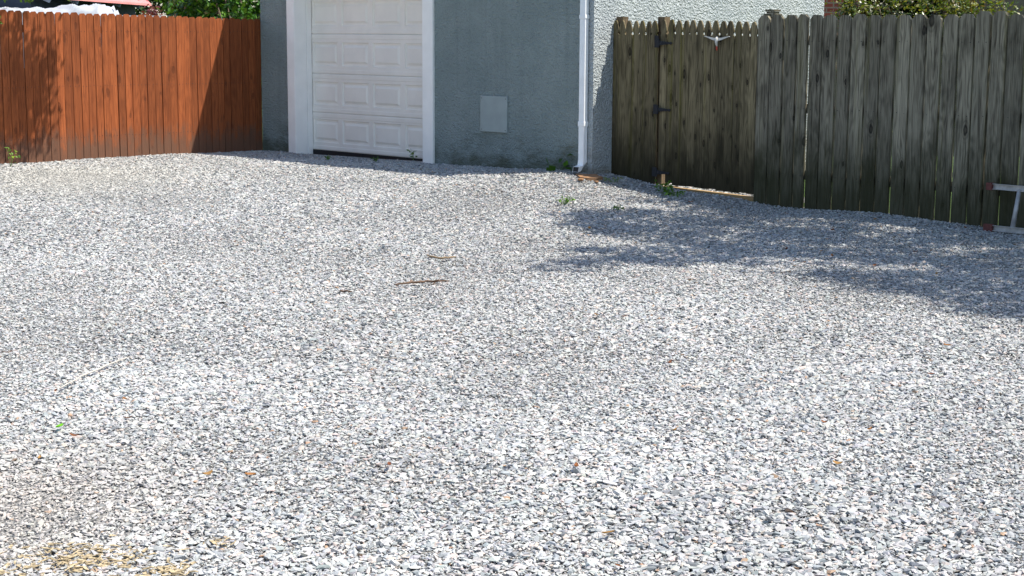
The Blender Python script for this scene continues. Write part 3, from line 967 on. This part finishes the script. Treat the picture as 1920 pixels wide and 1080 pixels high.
def shade_tree():
    """the tree that stands behind the weathered fence, its boughs out over the lot"""
    rng = np.random.default_rng(4)
    t_ = thing('shade_tree', 'broad leafy tree behind the weathered fence with boughs over the lot', 'tree', (7.4, 12.9, -.05))
    A = [(0.33, 14.16), (0.56, 14.77), (0.88, 14.58), (1.11, 15.07), (1.49, 14.87), (1.76, 15.48), (2.36, 15.35), (3.54, 14.29), (4.08, 13.67), (4.31, 13.39), (3.5, 9.3), (3.11, 9.56), (2.89, 9.6), (2.61, 9.9), (2.55, 10.35), (2.28, 10.57), (1.97, 10.84), (1.8, 11.41), (1.68, 11.62), (1.34, 11.74), (1.08, 11.51), (0.87, 11.82), (0.5, 11.35), (0.24, 11.08), (0.39, 11.6), (0.64, 11.98), (0.52, 12.32), (0.93, 12.6), (1.17, 12.93), (0.76, 13.29), (0.46, 13.65)]
    B = [(0.93, 15.59), (1.26, 15.73), (1.55, 15.53), (1.74, 15.36), (1.38, 15.35)]
    E_ = [(4.3, 13.4), (5.4, 14.2), (7.0, 13.8), (7.6, 12.0), (6.6, 9.8), (5.0, 8.7), (3.5, 9.2)]
    holes = [[(1.22, 12.94), (1.42, 12.85), (1.3, 12.53), (1.01, 12.6)], [(1.76, 11.9), (2.05, 11.94), (2.15, 11.42), (2.01, 11.03), (1.84, 11.38)], [(2.9, 11.58), (3.18, 11.75), (3.08, 11.27), (2.82, 11.01)], [(3.47, 12.52), (3.74, 12.65), (3.6, 12.11), (3.4, 12.04)], [(2.35, 11.61), (2.83, 11.52), (2.64, 11.18), (2.35, 11.25)], [(3.05, 10.26), (3.27, 10.31), (3.13, 9.95)]]
    q = rng.uniform((0, 8.4), (8, 16), (5200, 2))
    ok = inside(q, A) | inside(q, B) | inside(q, E_)
    for h in holes:
        ok &= ~inside(q, h)
    q = q[ok] + rng.normal(0, .07, (int(ok.sum()), 2))
    q = q[rng.random(len(q)) < .86 + .14 * np.sin(q[:, 0] * 5 + q[:, 1] * 3)]
    S = np.array(SUN) / SUN.z
    dist = np.clip((q[:, 0] - 0.2) / 4.0, 0, 1)
    h = rng.uniform(3.9, 4.9, len(q)) + rng.uniform(0, 1.8, len(q)) * dist + .5 * np.sin(q[:, 0] * 2.1) * np.sin(q[:, 1] * 1.7)
    cl = np.stack([q[:, 0] + S[0] * h, q[:, 1] + S[1] * h, h], -1)
    crown(t_, cl, 27, (.095, .095, .13), .078, GREENS, M['leaf_matte'], 41, up=.7, drop=.4)
    top = Vector((7.0, 12.6, 4.2))
    J = [([(7.4, 12.9, -.15), (7.38, 12.9, 1.0), (7.2, 12.75, 2.6), (7.0, 12.6, 4.2), (6.9, 12.5, 5.6)], [.20, .16, .14, .12, .05])]
    step = max(1, len(cl) // 46)
    order = cl[::step]
    for c in order:
        st = Vector((7.2, 12.75, 2.7)).lerp(Vector((6.95, 12.55, 5.0)), random.random())
        c = Vector(c)
        mid = st.lerp(c, .5) + Vector((random.uniform(-.15, .15), random.uniform(-.15, .15), random.uniform(.0, .35)))
        J.append(([st, mid, c], [.035, .02, .005]))
    limbs(t_, None, J, .2)


def fence_tree():
    """tree beyond the stained fence; its sprays hang over and shade the left boards"""
    rng = np.random.default_rng(8)
    t_ = thing('overhanging_tree', 'tree over the left end of the stained fence with hanging leaf sprays', 'tree', (-8.6, 20.2, -.05))
    S = np.array(SUN) / SUN.z
    pts = []
    fx = lambda s, z: np.array(list(W(-5.851, -s, z)))
    # where its shade lies on the boards, s along the fence from the garage, z up
    for _ in range(900):
        s = rng.uniform(2.85, 6.0); z = rng.uniform(.1, 1.95)
        edge = 3.02 + .22 * abs(z - 1.05) ** 1.2 + .10 * math.sin(z * 9) + (.12 if z > 1.55 else 0)
        if s < edge or (z < .45 and rng.random() < .8) or (z > 1.55 and rng.random() < .55):
            continue
        k = rng.uniform(2.15, 3.3) - (z - 1) * .5
        pts.append(fx(s, z) + S * max(k, 2.25 - z))
    pts = np.array(pts)
    pts = pts[pts[:, 2] > 2.25]
    crown(t_, pts, 16, (.06, .06, .09), .062, GREENS, M['leaf_matte'], 81, up=.5, drop=.8)
    # rest of the crown, out of the picture
    more = rng.normal(0, 1, (260, 3)) * np.array([1.3, 1.4, .8]) + np.array([-8.2, 19.6, 4.2])
    more = more[(more[:, 2] > 2.8)]
    crown(t_, more, 26, (.16, .16, .16), .07, GREENS, M['leaf_matte'], 82, name='crown', up=.5, drop=.5)
    # sprays that dip below the rest
    spray = []
    def ray(px, py, d):
        f = np.array([(px - 960) / 3000, 1, 0.0]); return np.array([f[0] * d, d, 1.67 + (60 - py) / 3000 * d])
    J = []
    for (a, b, d, nl) in [((-.292 * 17.2, 17.2, 2.10), (-.300 * 17.1, 17.1, 1.99), 0, 12), ((-.303 * 17.0, 17.0, 2.12), (-.2985 * 17.0, 17.0, 1.965), 0, 14), ((-.310 * 17, 17, 2.12), (-.311 * 17, 17, 2.01), 0, 12), ((-.316 * 17, 17, 2.10), (-.318 * 17, 17, 2.02), 0, 8),
                          ((-.291 * 17, 17, 2.08), (-.283 * 17, 17, 2.00), 0, 9), ((-.280 * 17, 17, 2.08), (-.274 * 17, 17, 2.015), 0, 8), ((-.325 * 17, 17, 2.05), (-.316 * 17, 17, 1.72), 0, 7)]:
        a, b = np.array(a), np.array(b)
        for i in range(nl):
            spray.append(a + (b - a) * (i + .5) / nl + rng.normal(0, .018, 3))
        J.append(([Vector(a) + Vector((-.3, .3, .35)), Vector(a), Vector(b)], [.006, .004, .002]))
    crown(t_, spray, 2, (.016, .016, .016), .062, [(.10, .20, .03), (.14, .26, .04), (.07, .15, .02)], M['leaf_matte'], 83, name='crown', up=.3, drop=.8)
    J.append(([(-8.6, 20.2, -.15), (-8.55, 20.1, 1.4), (-8.3, 19.8, 2.9), (-8.1, 19.5, 4.6)], [.15, .12, .10, .04]))
    for c in list(pts[::18]) + list(more[::14]):
        st = Vector((-8.4, 19.9, 2.4)).lerp(Vector((-8.1, 19.5, 4.2)), random.random())
        c = Vector(c)
        J.append(([st, st.lerp(c, .5) + Vector((0, 0, .2)), c], [.022, .013, .004]))
    for a in ((-.30, 17.0), (-.28, 17.0), (-.318, 17)):
        J.append(([Vector((-8.1, 19.6, 3.6)), Vector((-6.3, 18.2, 3.0)), Vector((a[0] * 17 - .3, 17.3, 2.5))], [.03, .018, .006]))
    limbs(t_, None, J, .1)


def bush(name, label, cat, base, cl, per, spread, size, cols, mat, seed, stems, **kw):
    b = thing(name, label, cat, base)
    crown(b, cl, per, spread, size, cols, mat, seed, name='foliage', **kw)
    J = []
    rnd = random.Random(seed)
    bx = Vector(base)
    for i in range(stems):
        c = Vector(cl[rnd.randrange(len(cl))])
        J.append(([bx + Vector((rnd.uniform(-.1, .1), rnd.uniform(-.1, .1), -.05)), bx.lerp(c, .5) + Vector((rnd.uniform(-.1, .1), 0, .15)), c], [.03, .02, .006]))
    limbs(b, None, J, .03, 'stem')
    return b


def ell(n, c, r, seed, shell=.55):
    rng = np.random.default_rng(seed)
    d = rng.normal(0, 1, (n, 3)); d /= np.linalg.norm(d, axis=1)[:, None]
    k = rng.uniform(shell, 1, n)[:, None] ** .7
    return d * k * np.array(r) + np.array(c)


def backdrop():
    # large glossy tree beyond the stained fence, beside the garage
    for i, (x, y, rx, h, lab) in enumerate([(-4.1, 24.6, 1.0, 3.1, 'dense glossy dark green tree behind the fence, against the garage corner'), (-4.78, 25.9, .60, 3.0, 'dark green tree behind the fence, beside the purple leaved bush')]):
        cl = ell(200, (x, y, h * .5), (rx, 1.0, h * .46), 60 + i, .75)
        cl = cl[cl[:, 2] > .7]
        b = bush('leafy_tree', lab, 'tree', (x, y, -.05), cl, 40, (.12, .12, .10), .10, [(.045, .13, .016), (.07, .18, .024), (.028, .08, .012), (.10, .21, .03)], M['leaf'], 62 + i, 9, up=.3, drop=.5, aspect=.62)
        b['group'] = 'green trees beyond the stained fence'
    cl = np.concatenate([ell(90, (x_, 31.5, 1.9), (1.2, .8, 1.9), 90 + k, .5) for k, x_ in enumerate((-9.2, -7.2, -5.3, -3.6))])
    bush('sky_blocking_hedge', 'tall dark hedge added behind the shed to darken the gaps in the green trees', 'hedge', (-6.3, 31.5, -.05), cl, 46, (.2, .2, .2), .15, [(.03, .07, .012), (.02, .05, .01)], M['leaf_matte'], 95, 12, up=.4)  # added backing: keeps bright sky out of the tree gaps
    # purple leaved bush
    x, y = -5.12, 23.0
    bush('purple_bush', 'low purple leaved bush showing above the stained fence beside the red roof', 'bush', (x, y, -.05), ell(70, (x, y, 1.30), (.11, .2, .74), 66, .5), 46, (.05, .06, .06), .055, [(.11, .026, .032), (.17, .045, .05), (.07, .018, .024), (.24, .11, .115)], M['leaf'], 67, 6, up=.4)
    # bush behind the weathered fence
    cl = np.concatenate([ell(150, (5.0, 20.2, 1.45), (.85, .6, 1.0), 70, .6), ell(90, (5.75, 20.0, 1.35), (.55, .5, .95), 71, .6), ell(40, (4.35, 19.9, 1.2), (.38, .4, .82), 74, .6), ell(40, (4.26, 20.1, 1.35), (.17, .3, .95), 75, .5), ell(70, (4.22, 20.2, 1.5), (.13, .3, .75), 76, .4)])
    bush('garden_bush', 'sunlit yellow green bush showing over the weathered fence beside the brick wall', 'bush', (5.1, 20.1, -.05), cl, 44, (.09, .09, .08), .060, [(.08, .125, .018), (.12, .155, .025), (.045, .08, .012), (.17, .17, .045), (.08, .06, .025)], M['leaf'], 72, 10, up=.5)
    # shed with red roof, navy wall, rafter tails
    s = thing('garden_shed', 'dark blue shed with a red metal roof beyond the stained fence', 'shed', (-6.15, 22.0, 0))
    mb = MB(); mb.box((-3.2, -.8, -.1), (-.15, 5.05, 2.30)); mb.build('wall', M['navy'], s)
    mb = MB()
    ex, ez, tx, tz_ = .08, 2.085, -1.10, 3.25
    vs = [(ex, -1.1, ez), (ex, 5.25, ez), (tx, 5.25, tz_), (tx, -1.1, tz_)]
    vs += [(x - .01, y, z + .035) for x, y, z in vs]
    vs2 = [(tx, -1.1, tz_), (tx, 5.25, tz_), (-3.5, 5.25, tz_ + .3), (-3.5, -1.1, tz_ + .3)]
    mb.add(vs, [(0, 3, 2, 1), (4, 5, 6, 7), (0, 1, 5, 4), (1, 2, 6, 5), (2, 3, 7, 6), (3, 0, 4, 7)])
    mb.add(vs2 + [(x, y, z + .04) for x, y, z in vs2], [(0, 3, 2, 1), (4, 5, 6, 7), (0, 1, 5, 4), (1, 2, 6, 5), (2, 3, 7, 6), (3, 0, 4, 7)])
    y = -1.05
    while y < 5.3:
        mb.beam((ex - .045, y, ez + .08), (tx - .005, y, tz_ + .045), .03, .03)
        y += .62
    mb.build('roof', M['redroof'], s)
    for y in (-.62, .75, 1.95, 3.2, 4.5):
        mb = MB(); mb.beam((-.30, y, 2.22), (.05, y, 2.055), .06, .055); mb.build('rafter', M['bluegrey'], s)
    # tarp covered pile
    tp = thing('tarp_pile', 'pile covered with a wrinkled white tarp behind the stained fence', 'tarp', (-6.4, 20.6, 0))
    nx, ny = 72, 30
    vs, fs = [], []
    rng = random.Random(4)
    ph = [(rng.uniform(2, 9), rng.uniform(2, 9), rng.uniform(0, 6), rng.uniform(.006, .016)) for _ in range(5)] + [(rng.uniform(9, 24), rng.uniform(6, 20), rng.uniform(0, 6), rng.uniform(.003, .008)) for _ in range(10)]
    for i in range(nx + 1):
        for j in range(ny + 1):
            u = i / nx; v = j / ny
            x = -1.9 + 3.26 * u; y = -.6 + 1.2 * v
            e = min(1, u / .06, (1 - u) / .025, v / .12, (1 - v) / .12)
            e = max(0, e)
            top = 1.90 - .02 * u + .035 * math.sin(u * 7 + 1) * (1 - .3 * v) + .07 * math.sin(v * 3.1)
            z = 1.2 + (top - 1.2) * (e ** .35)
            z += sum(a * math.sin(fx * x * 2 + fy * y * 2 + p) for fx, fy, p, a in ph) * (.4 + .6 * e)
            vs.append((x, y, z))
    for i in range(nx):
        for j in range(ny):
            a = i * (ny + 1) + j
            fs.append((a, a + ny + 1, a + ny + 2, a + 1))
    mb = MB(); mb.add(vs, fs); mb.build('cover', M['tarp'], tp, True)
    mb = MB(); mb.box((-1.85, -.56, -.1), (1.32, .56, 1.32)); mb.build('stack', M['bark'], tp)
    # pale low railing past the tarp
    w = thing('pale_railing', 'pale painted railing just showing over the stained fence under the purple bush', 'railing', (-5.1, 22.2, 0))
    mb = MB(); mb.beam((-.75, 0, 1.855), (.35, 0, 1.855), .09, .05)
    mb.build('rail', M['white'], w)
    for x in (-.65, .25):
        mb = MB(); mb.beam((x, 0, -.1), (x, 0, 1.828), .08, .08, up=(0, 1, 0)); mb.build('post', M['white'], w)
    # brick house beyond the garage
    h = thing('brick_house', 'red brick house corner between the garage side and the garden bush', 'house', (6.0, 26.0, 0))
    mb = MB(); mb.box((-1.05, 0, -.1), (-.42, 5, 4.6)); mb.build('wall', M['brick'], h)
    mb = MB(); mb.box((-1.3, -.3, 4.602), (-.2, 5.3, 4.8)); mb.build('roof', M['roof'], h)
    cl = np.concatenate([ell(80, (x_, 28.5, 1.9), (.9, .7, 1.9), 190 + k, .5) for k, x_ in enumerate((6.5, 7.7, 8.9))])
    bush('sky_blocking_hedge', 'dark hedge added beyond the garden bush to cover bright sky between the brick house and the tan house', 'hedge', (7.6, 28.5, -.05), cl, 46, (.2, .2, .2), .14, [(.03, .06, .012), (.02, .045, .01)], M['leaf_matte'], 195, 9, up=.4)  # added so no bright sky shows past the brick house
    # tan house at the right
    h = thing('tan_house', 'dim tan house wall with a brown pipe above the weathered fence', 'house', (7.55, 23.2, 0))
    mb = MB(); mb.box((-.22, 0, -.1), (6.5, 6, 4.4)); mb.build('wall', M['tan'], h)
    mb = MB(); mb.box((-.6, -.5, 4.402), (7, 6.5, 4.6)); mb.build('roof', M['roof'], h)
    mb = MB(); mb.tube([(-.05, -.06, -.1), (-.05, -.06, 4.39)], [.045, .045], 10); mb.build('pipe', M['rust'], h, True)


# ------------------------------------------------------------------ litter and weeds
def stick(name, label, pts, r, m, nub=None):
    x0, y0 = pts[0][0], pts[0][1]
    mb = MB()
    zz = [tzs(x, y) + .022 + r for x, y in pts]
    P = [(x - x0, y - y0, z) for (x, y), z in zip(pts, zz)]
    # subdivide with a little crookedness
    Q, Rd = [], []
    rnd = random.Random(len(pts) * 7)
    for i in range(len(P) - 1):
        for k in range(3):
            f = k / 3
            Q.append(Vector(P[i]).lerp(Vector(P[i + 1]), f) + Vector((rnd.uniform(-.003, .003), rnd.uniform(-.004, .004), rnd.uniform(-.002, .003))))
            u = (i + f) / (len(P) - 1)
            Rd.append(r * (.75 + .5 * math.sin(u * 3) * rnd.uniform(.7, 1.1)))
    Q.append(Vector(P[-1])); Rd.append(r * .5)
    mb.tube(Q, Rd, 7)
    if nub:
        for a, b in nub:
            mb.tube([Vector(a) + Vector((0, 0, zz[0])), Vector(b) + Vector((0, 0, zz[0]))], [r * .8, r * .3], 6)
    o = mb.build(name, m, None, True)
    o.location = (x0, y0, 0)
    return tag(o, label, 'twig')


def litter():
    stick('twig', 'curved tan twig lying on open gravel, behind the brown stick', [(-.635, 11.77), (-.6, 11.69), (-.529, 11.62), (-.471, 11.62), (-.413, 11.655)], .0062, M['twig_tan'])
    stick('twig', 'longest brown bark stick on the gravel with a dark broken knot', [(-.774, 10.425), (-.723, 10.45), (-.673, 10.496), (-.624, 10.50), (-.57, 10.545), (-.516, 10.55), (-.421, 10.575)], .0065, M['twig'],
          nub=[((.235, .10, 0), (.275, .085, .02)), ((.25, .11, 0), (.29, .13, .015)), ((.26, .12, -.005), (.245, .065, -.012))])
    stick('twig', 'shortest reddish twig on the gravel, left of the brown stick', [(-1.108, 10.154), (-1.07, 10.156), (-1.027, 10.137)], .005, M['twig'])
    stick('twig', 'long thin pale straight stick lying on the left gravel', [(-2.095, 7.247), (-2.069, 7.524), (-2.045, 7.658), (-2.007, 7.874), (-1.96, 8.047)], .0040, M['twig_pale'])
    rng = np.random.default_rng(77)
    lit = [(-2.155, 12.318), (-3.66, 13.896), (-1.832, 12.819), (0.501, 9.339), (0.662, 9.29), (0.827, 9.313), (0.799, 7.934), (0.689, 6.561), (1.338, 6.667), (1.505, 6.543), (-0.467, 5.953), (1.262, 6.0), (-1.798, 6.407), (-1.746, 7.061), (-1.651, 6.712), (-1.839, 6.058), (-2.599, 8.096), (2.324, 8.39), (2.049, 7.652), (0.326, 5.158), (0.339, 4.811), (-0.976, 5.811), (-2.099, 7.203), (-1.136, 5.808), (0.249, 5.943), (-0.992, 10.89)]
    sh = [(1.72, 15.383), (0.652, 13.442), (2.132, 12.318), (2.406, 11.92), (2.607, 11.384), (2.933, 10.941), (3.087, 12.145), (3.222, 12.209), (3.863, 13.552), (3.185, 13.98), (2.688, 13.357)]
    browns = [(.20, .075, .028), (.25, .115, .04), (.13, .045, .02), (.30, .17, .06)]

    def dry(x, y, L_, w, col, label, group, name='dead_leaf'):
        nseg = 6
        vs, fs = [], []
        hd = rng.uniform(0, 6.28); cu = rng.uniform(.1, .5); tw = rng.uniform(-.5, .5)
        for i in range(nseg + 1):
            u = i / nseg
            ww = w * math.sin(math.pi * min(.98, .06 + u * .92)) ** .8
            z = cu * L_ * (u - .5) ** 2 * 2
            for s in (-1, 0, 1):
                px, py, pz = (u - .5) * L_, s * ww * .5, z + abs(s) * w * .22 + s * tw * ww * .3
                vs.append((px * math.cos(hd) - py * math.sin(hd), px * math.sin(hd) + py * math.cos(hd), pz))
        for i in range(nseg):
            for j in range(2):
                a = i * 3 + j
                fs.append((a, a + 3, a + 4, a + 1))
        V = np.array(vs); V[:, 2] += .012 - V[:, 2].min()
        o = np_mesh(name, V, np.array(fs), M['dryleaf'], None, np.tile(np.array(col) * rng.uniform(.8, 1.2), (len(V), 1)))
        o.location = (x, y, tzs(x, y) + .014)
        return tag(o, label, 'leaf', group)
    for i, (x, y) in enumerate(lit):
        dry(x, y, rng.uniform(.028, .05), rng.uniform(.014, .022), browns[i % 4], 'small dry brown leaf curled on the sunlit gravel', 'dead leaves on the sunlit gravel')
    for i, (x, y) in enumerate(sh):
        dry(x, y, rng.uniform(.04, .06), rng.uniform(.018, .028), browns[(i * 3) % 4], 'small dry leaf lying on gravel in the dappled tree shade', 'dead leaves in the tree shade')
    dry(-1.901, 6.557, .058, .026, (.10, .30, .01), 'single bright green leaf lying on the sunlit gravel', None, 'green_leaf')
    # straw
    def straw(label, cx, cy, rx, ry, n, seed, chips):
        g = np.random.default_rng(seed)
        mb = MB()
        for i in range(n):
            x, y = g.normal(0, rx * .5), g.normal(0, ry * .5)
            a = g.normal(.25, 1.0); L_ = g.choice([.02, .03, .045, .07, .13], p=[.3, .3, .22, .13, .05])
            z = tzs(cx + x, cy + y) + .004 + g.uniform(0, .012)
            d = Vector((math.cos(a), math.sin(a), g.normal(0, .08))) * L_
            mid = Vector((g.normal(0, .2), g.normal(0, .2), g.uniform(0, .12))) * L_
            mb.tube([Vector((x, y, z)) - d / 2, Vector((x, y, z)) + mid, Vector((x, y, z)) + d / 2], [.0022, .003, .0016], 4)
        V0 = []
        for i in range(chips):
            x, y = g.normal(0, rx * .55), g.normal(0, ry * .55)
            z = tzs(cx + x, cy + y) - .002 + g.uniform(0, .014)
            a = g.uniform(0, 6.28); l, w = g.uniform(.008, .024), g.uniform(.003, .008)
            c_, s_ = math.cos(a), math.sin(a)
            tl = g.uniform(-.006, .008)
            q = [(-l, -w, 0), (l * .8, -w * .8, tl), (l, w, tl), (-l * .7, w * .9, .003)]
            vs = [(x + p_[0] * c_ - p_[1] * s_, y + p_[0] * s_ + p_[1] * c_, z + p_[2]) for p_ in q]
            vs += [(a_[0], a_[1], a_[2] - .002) for a_ in vs]
            mb.add(vs, [(0, 1, 2, 3), (7, 6, 5, 4), (0, 4, 5, 1), (1, 5, 6, 2), (2, 6, 7, 3), (3, 7, 4, 0)])
        o = mb.build('straw_clump', M['straw'])
        o.location = (cx, cy, 0)
        return tag(o, label, 'straw')
    M['straw'] = plain('dry_straw', (.33, .262, .158), 0.85, 0.5, 60)
    straw('largest patch of dry tan straw and chips lying on dusty gravel', -1.37, 4.90, .24, .15, 75, 5, 170)
    straw('small tangled clump of tan straw, right of the largest straw patch', -1.07, 4.79, .075, .07, 22, 6, 70)
    straw('thin scatter of straw bits beyond the small straw clump', -.95, 5.08, .06, .05, 7, 7, 8)
    # slab under the spout
    q = (.69, 16.50)
    mb = MB()
    g = random.Random(3)
    n = 11
    top = []
    for i in range(n):
        a = 2 * math.pi * i / n
        top.append((.17 * math.cos(a) * g.uniform(.7, 1.15), .11 * math.sin(a) * g.uniform(.7, 1.2)))
    vs = [(x, y, .030) for x, y in top] + [(x * 1.06, y * 1.06, -.02) for x, y in top]
    mb.add(vs, [tuple(range(n)), tuple(range(2 * n - 1, n - 1, -1))] + [(i, n + i, n + (i + 1) % n, (i + 1) % n) for i in range(n)])
    o = mb.build('splash_slab', M['terracotta'])
    o.location = (.80, 16.55, tzs(.80, 16.55) - .004); o.rotation_euler = (.06, .05, ANG)
    tag(o, 'flat broken orange brown slab on the gravel under the downspout', 'slab')
    for x, y, s_, lab in ((.70, 16.36, .032, 'orange brown slab fragment below the downspout mouth'), (.86, 16.30, .026, 'orange brown slab fragment right of the spout, nearest the open gravel')):
        bm = bmesh.new(); bmesh.ops.create_icosphere(bm, subdivisions=1, radius=s_)
        for v in bm.verts:
            v.co = Vector((v.co.x * 1.8, v.co.y, v.co.z * .45)) * g.uniform(.8, 1.2)
        me = bpy.data.meshes.new('slab_fragment'); bm.to_mesh(me); bm.free()
        o = link('slab_fragment', me, M['terracotta']); o.location = (x, y, tzs(x, y) + .022); o.rotation_euler = (0, 0, g.uniform(0, 3))
        tag(o, lab, 'slab')


def weed(label, x, y, h, spread, n, seed, size=.04, cat='weed', cols=None, flat=.3, name='weed', z=None):
    rng = np.random.default_rng(seed)
    w = thing(name, label, cat, (x, y, (tzs(x, y) if z is None else z) + .005))
    mb = MB()
    P = []
    for i in range(n):
        a = rng.uniform(0, 6.28); r_ = spread * rng.uniform(.25, 1)
        tip = Vector((r_ * math.cos(a), r_ * math.sin(a), h * rng.uniform(.45, 1)))
        mb.tube([(0, 0, -.01), tip * .5 + Vector((0, 0, h * .18)), tip], [.0025, .002, .0012], 5)
        for k in range(3):
            P.append(np.array(tip) * (1 - .18 * k) + rng.normal(0, size * .35, 3))
    P = np.array(P); P[:, 2] = np.maximum(P[:, 2], .012)
    cols = np.array(cols if cols is not None else [(.09, .20, .025), (.13, .26, .04), (.06, .14, .02)])
    V, F, C = leaves(P, size, rng, cols, up=flat, drop=.2)
    np_mesh('foliage', V, F, M['leaf_matte'], w, C)
    mb.build('stem', M['leafstem'], w)
    return w


def weeds():
    M['leafstem'] = plain('weed_stem', (.10, .18, .04), 0.6, 0.2, 30)
    weed('sunny tuft of small green weed alone on the gravel before the gate', .499, 15.046, .085, .10, 14, 1, .032)
    weed('broad leafed weed at the post foot where the gate hangs', 1.55, 15.98, .10, .16, 16, 2, .05)
    weed('low weed clump on the gravel just in front of the gate sill', 1.62, 15.80, .06, .15, 12, 3, .04)
    weed('sparse pale weed on the gravel between downspout and pickets', 1.03, 16.38, .06, .12, 8, 4, .028, cols=[(.22, .28, .08), (.16, .22, .05)])
    weed('tall single stemmed seedling in front of the right door casing', -1.177, 18.96, .15, .04, 4, 5, .05, cols=[(.10, .18, .04), (.08, .14, .03)])
    weed('low weed at the foot of the right door casing', -.99, 18.84, .06, .06, 8, 6, .04)
    weed('bright weed tuft on shaded gravel near the left door casing', -2.21, 19.144, .06, .05, 8, 7, .03)
    weed('dark weed tuft on shaded gravel below the middle of the garage door', -1.614, 18.884, .05, .05, 7, 8, .035, cols=[(.04, .10, .02)])
    weed('long leaved dandelion at the wall foot left of the downspout', .50, 17.02, .10, .19, 5, 9, .13, cols=[(.05, .13, .02), (.07, .17, .025)], flat=.8)
    weed('small weed sprig in the tree shade on the gravel', .976, 14.77, .05, .05, 6, 10, .035, cols=[(.05, .14, .02)])
    weed('tiny weed growing against the weathered fence foot', 3.58, 14.62, .06, .04, 5, 11, .035, cols=[(.04, .10, .02)])
    weed('leafy sapling growing against the left end of the stained fence', -5.66, 18.02, .24, .07, 6, 12, .050, cols=[(.20, .34, .07), (.14, .27, .05)])


build_ground()
build_gravel()
garage()
cedar_fence()
grey_fence()
picket_fence()
picket_gate()
ladder()
backdrop()
shade_tree()
fence_tree()
litter()
weeds()
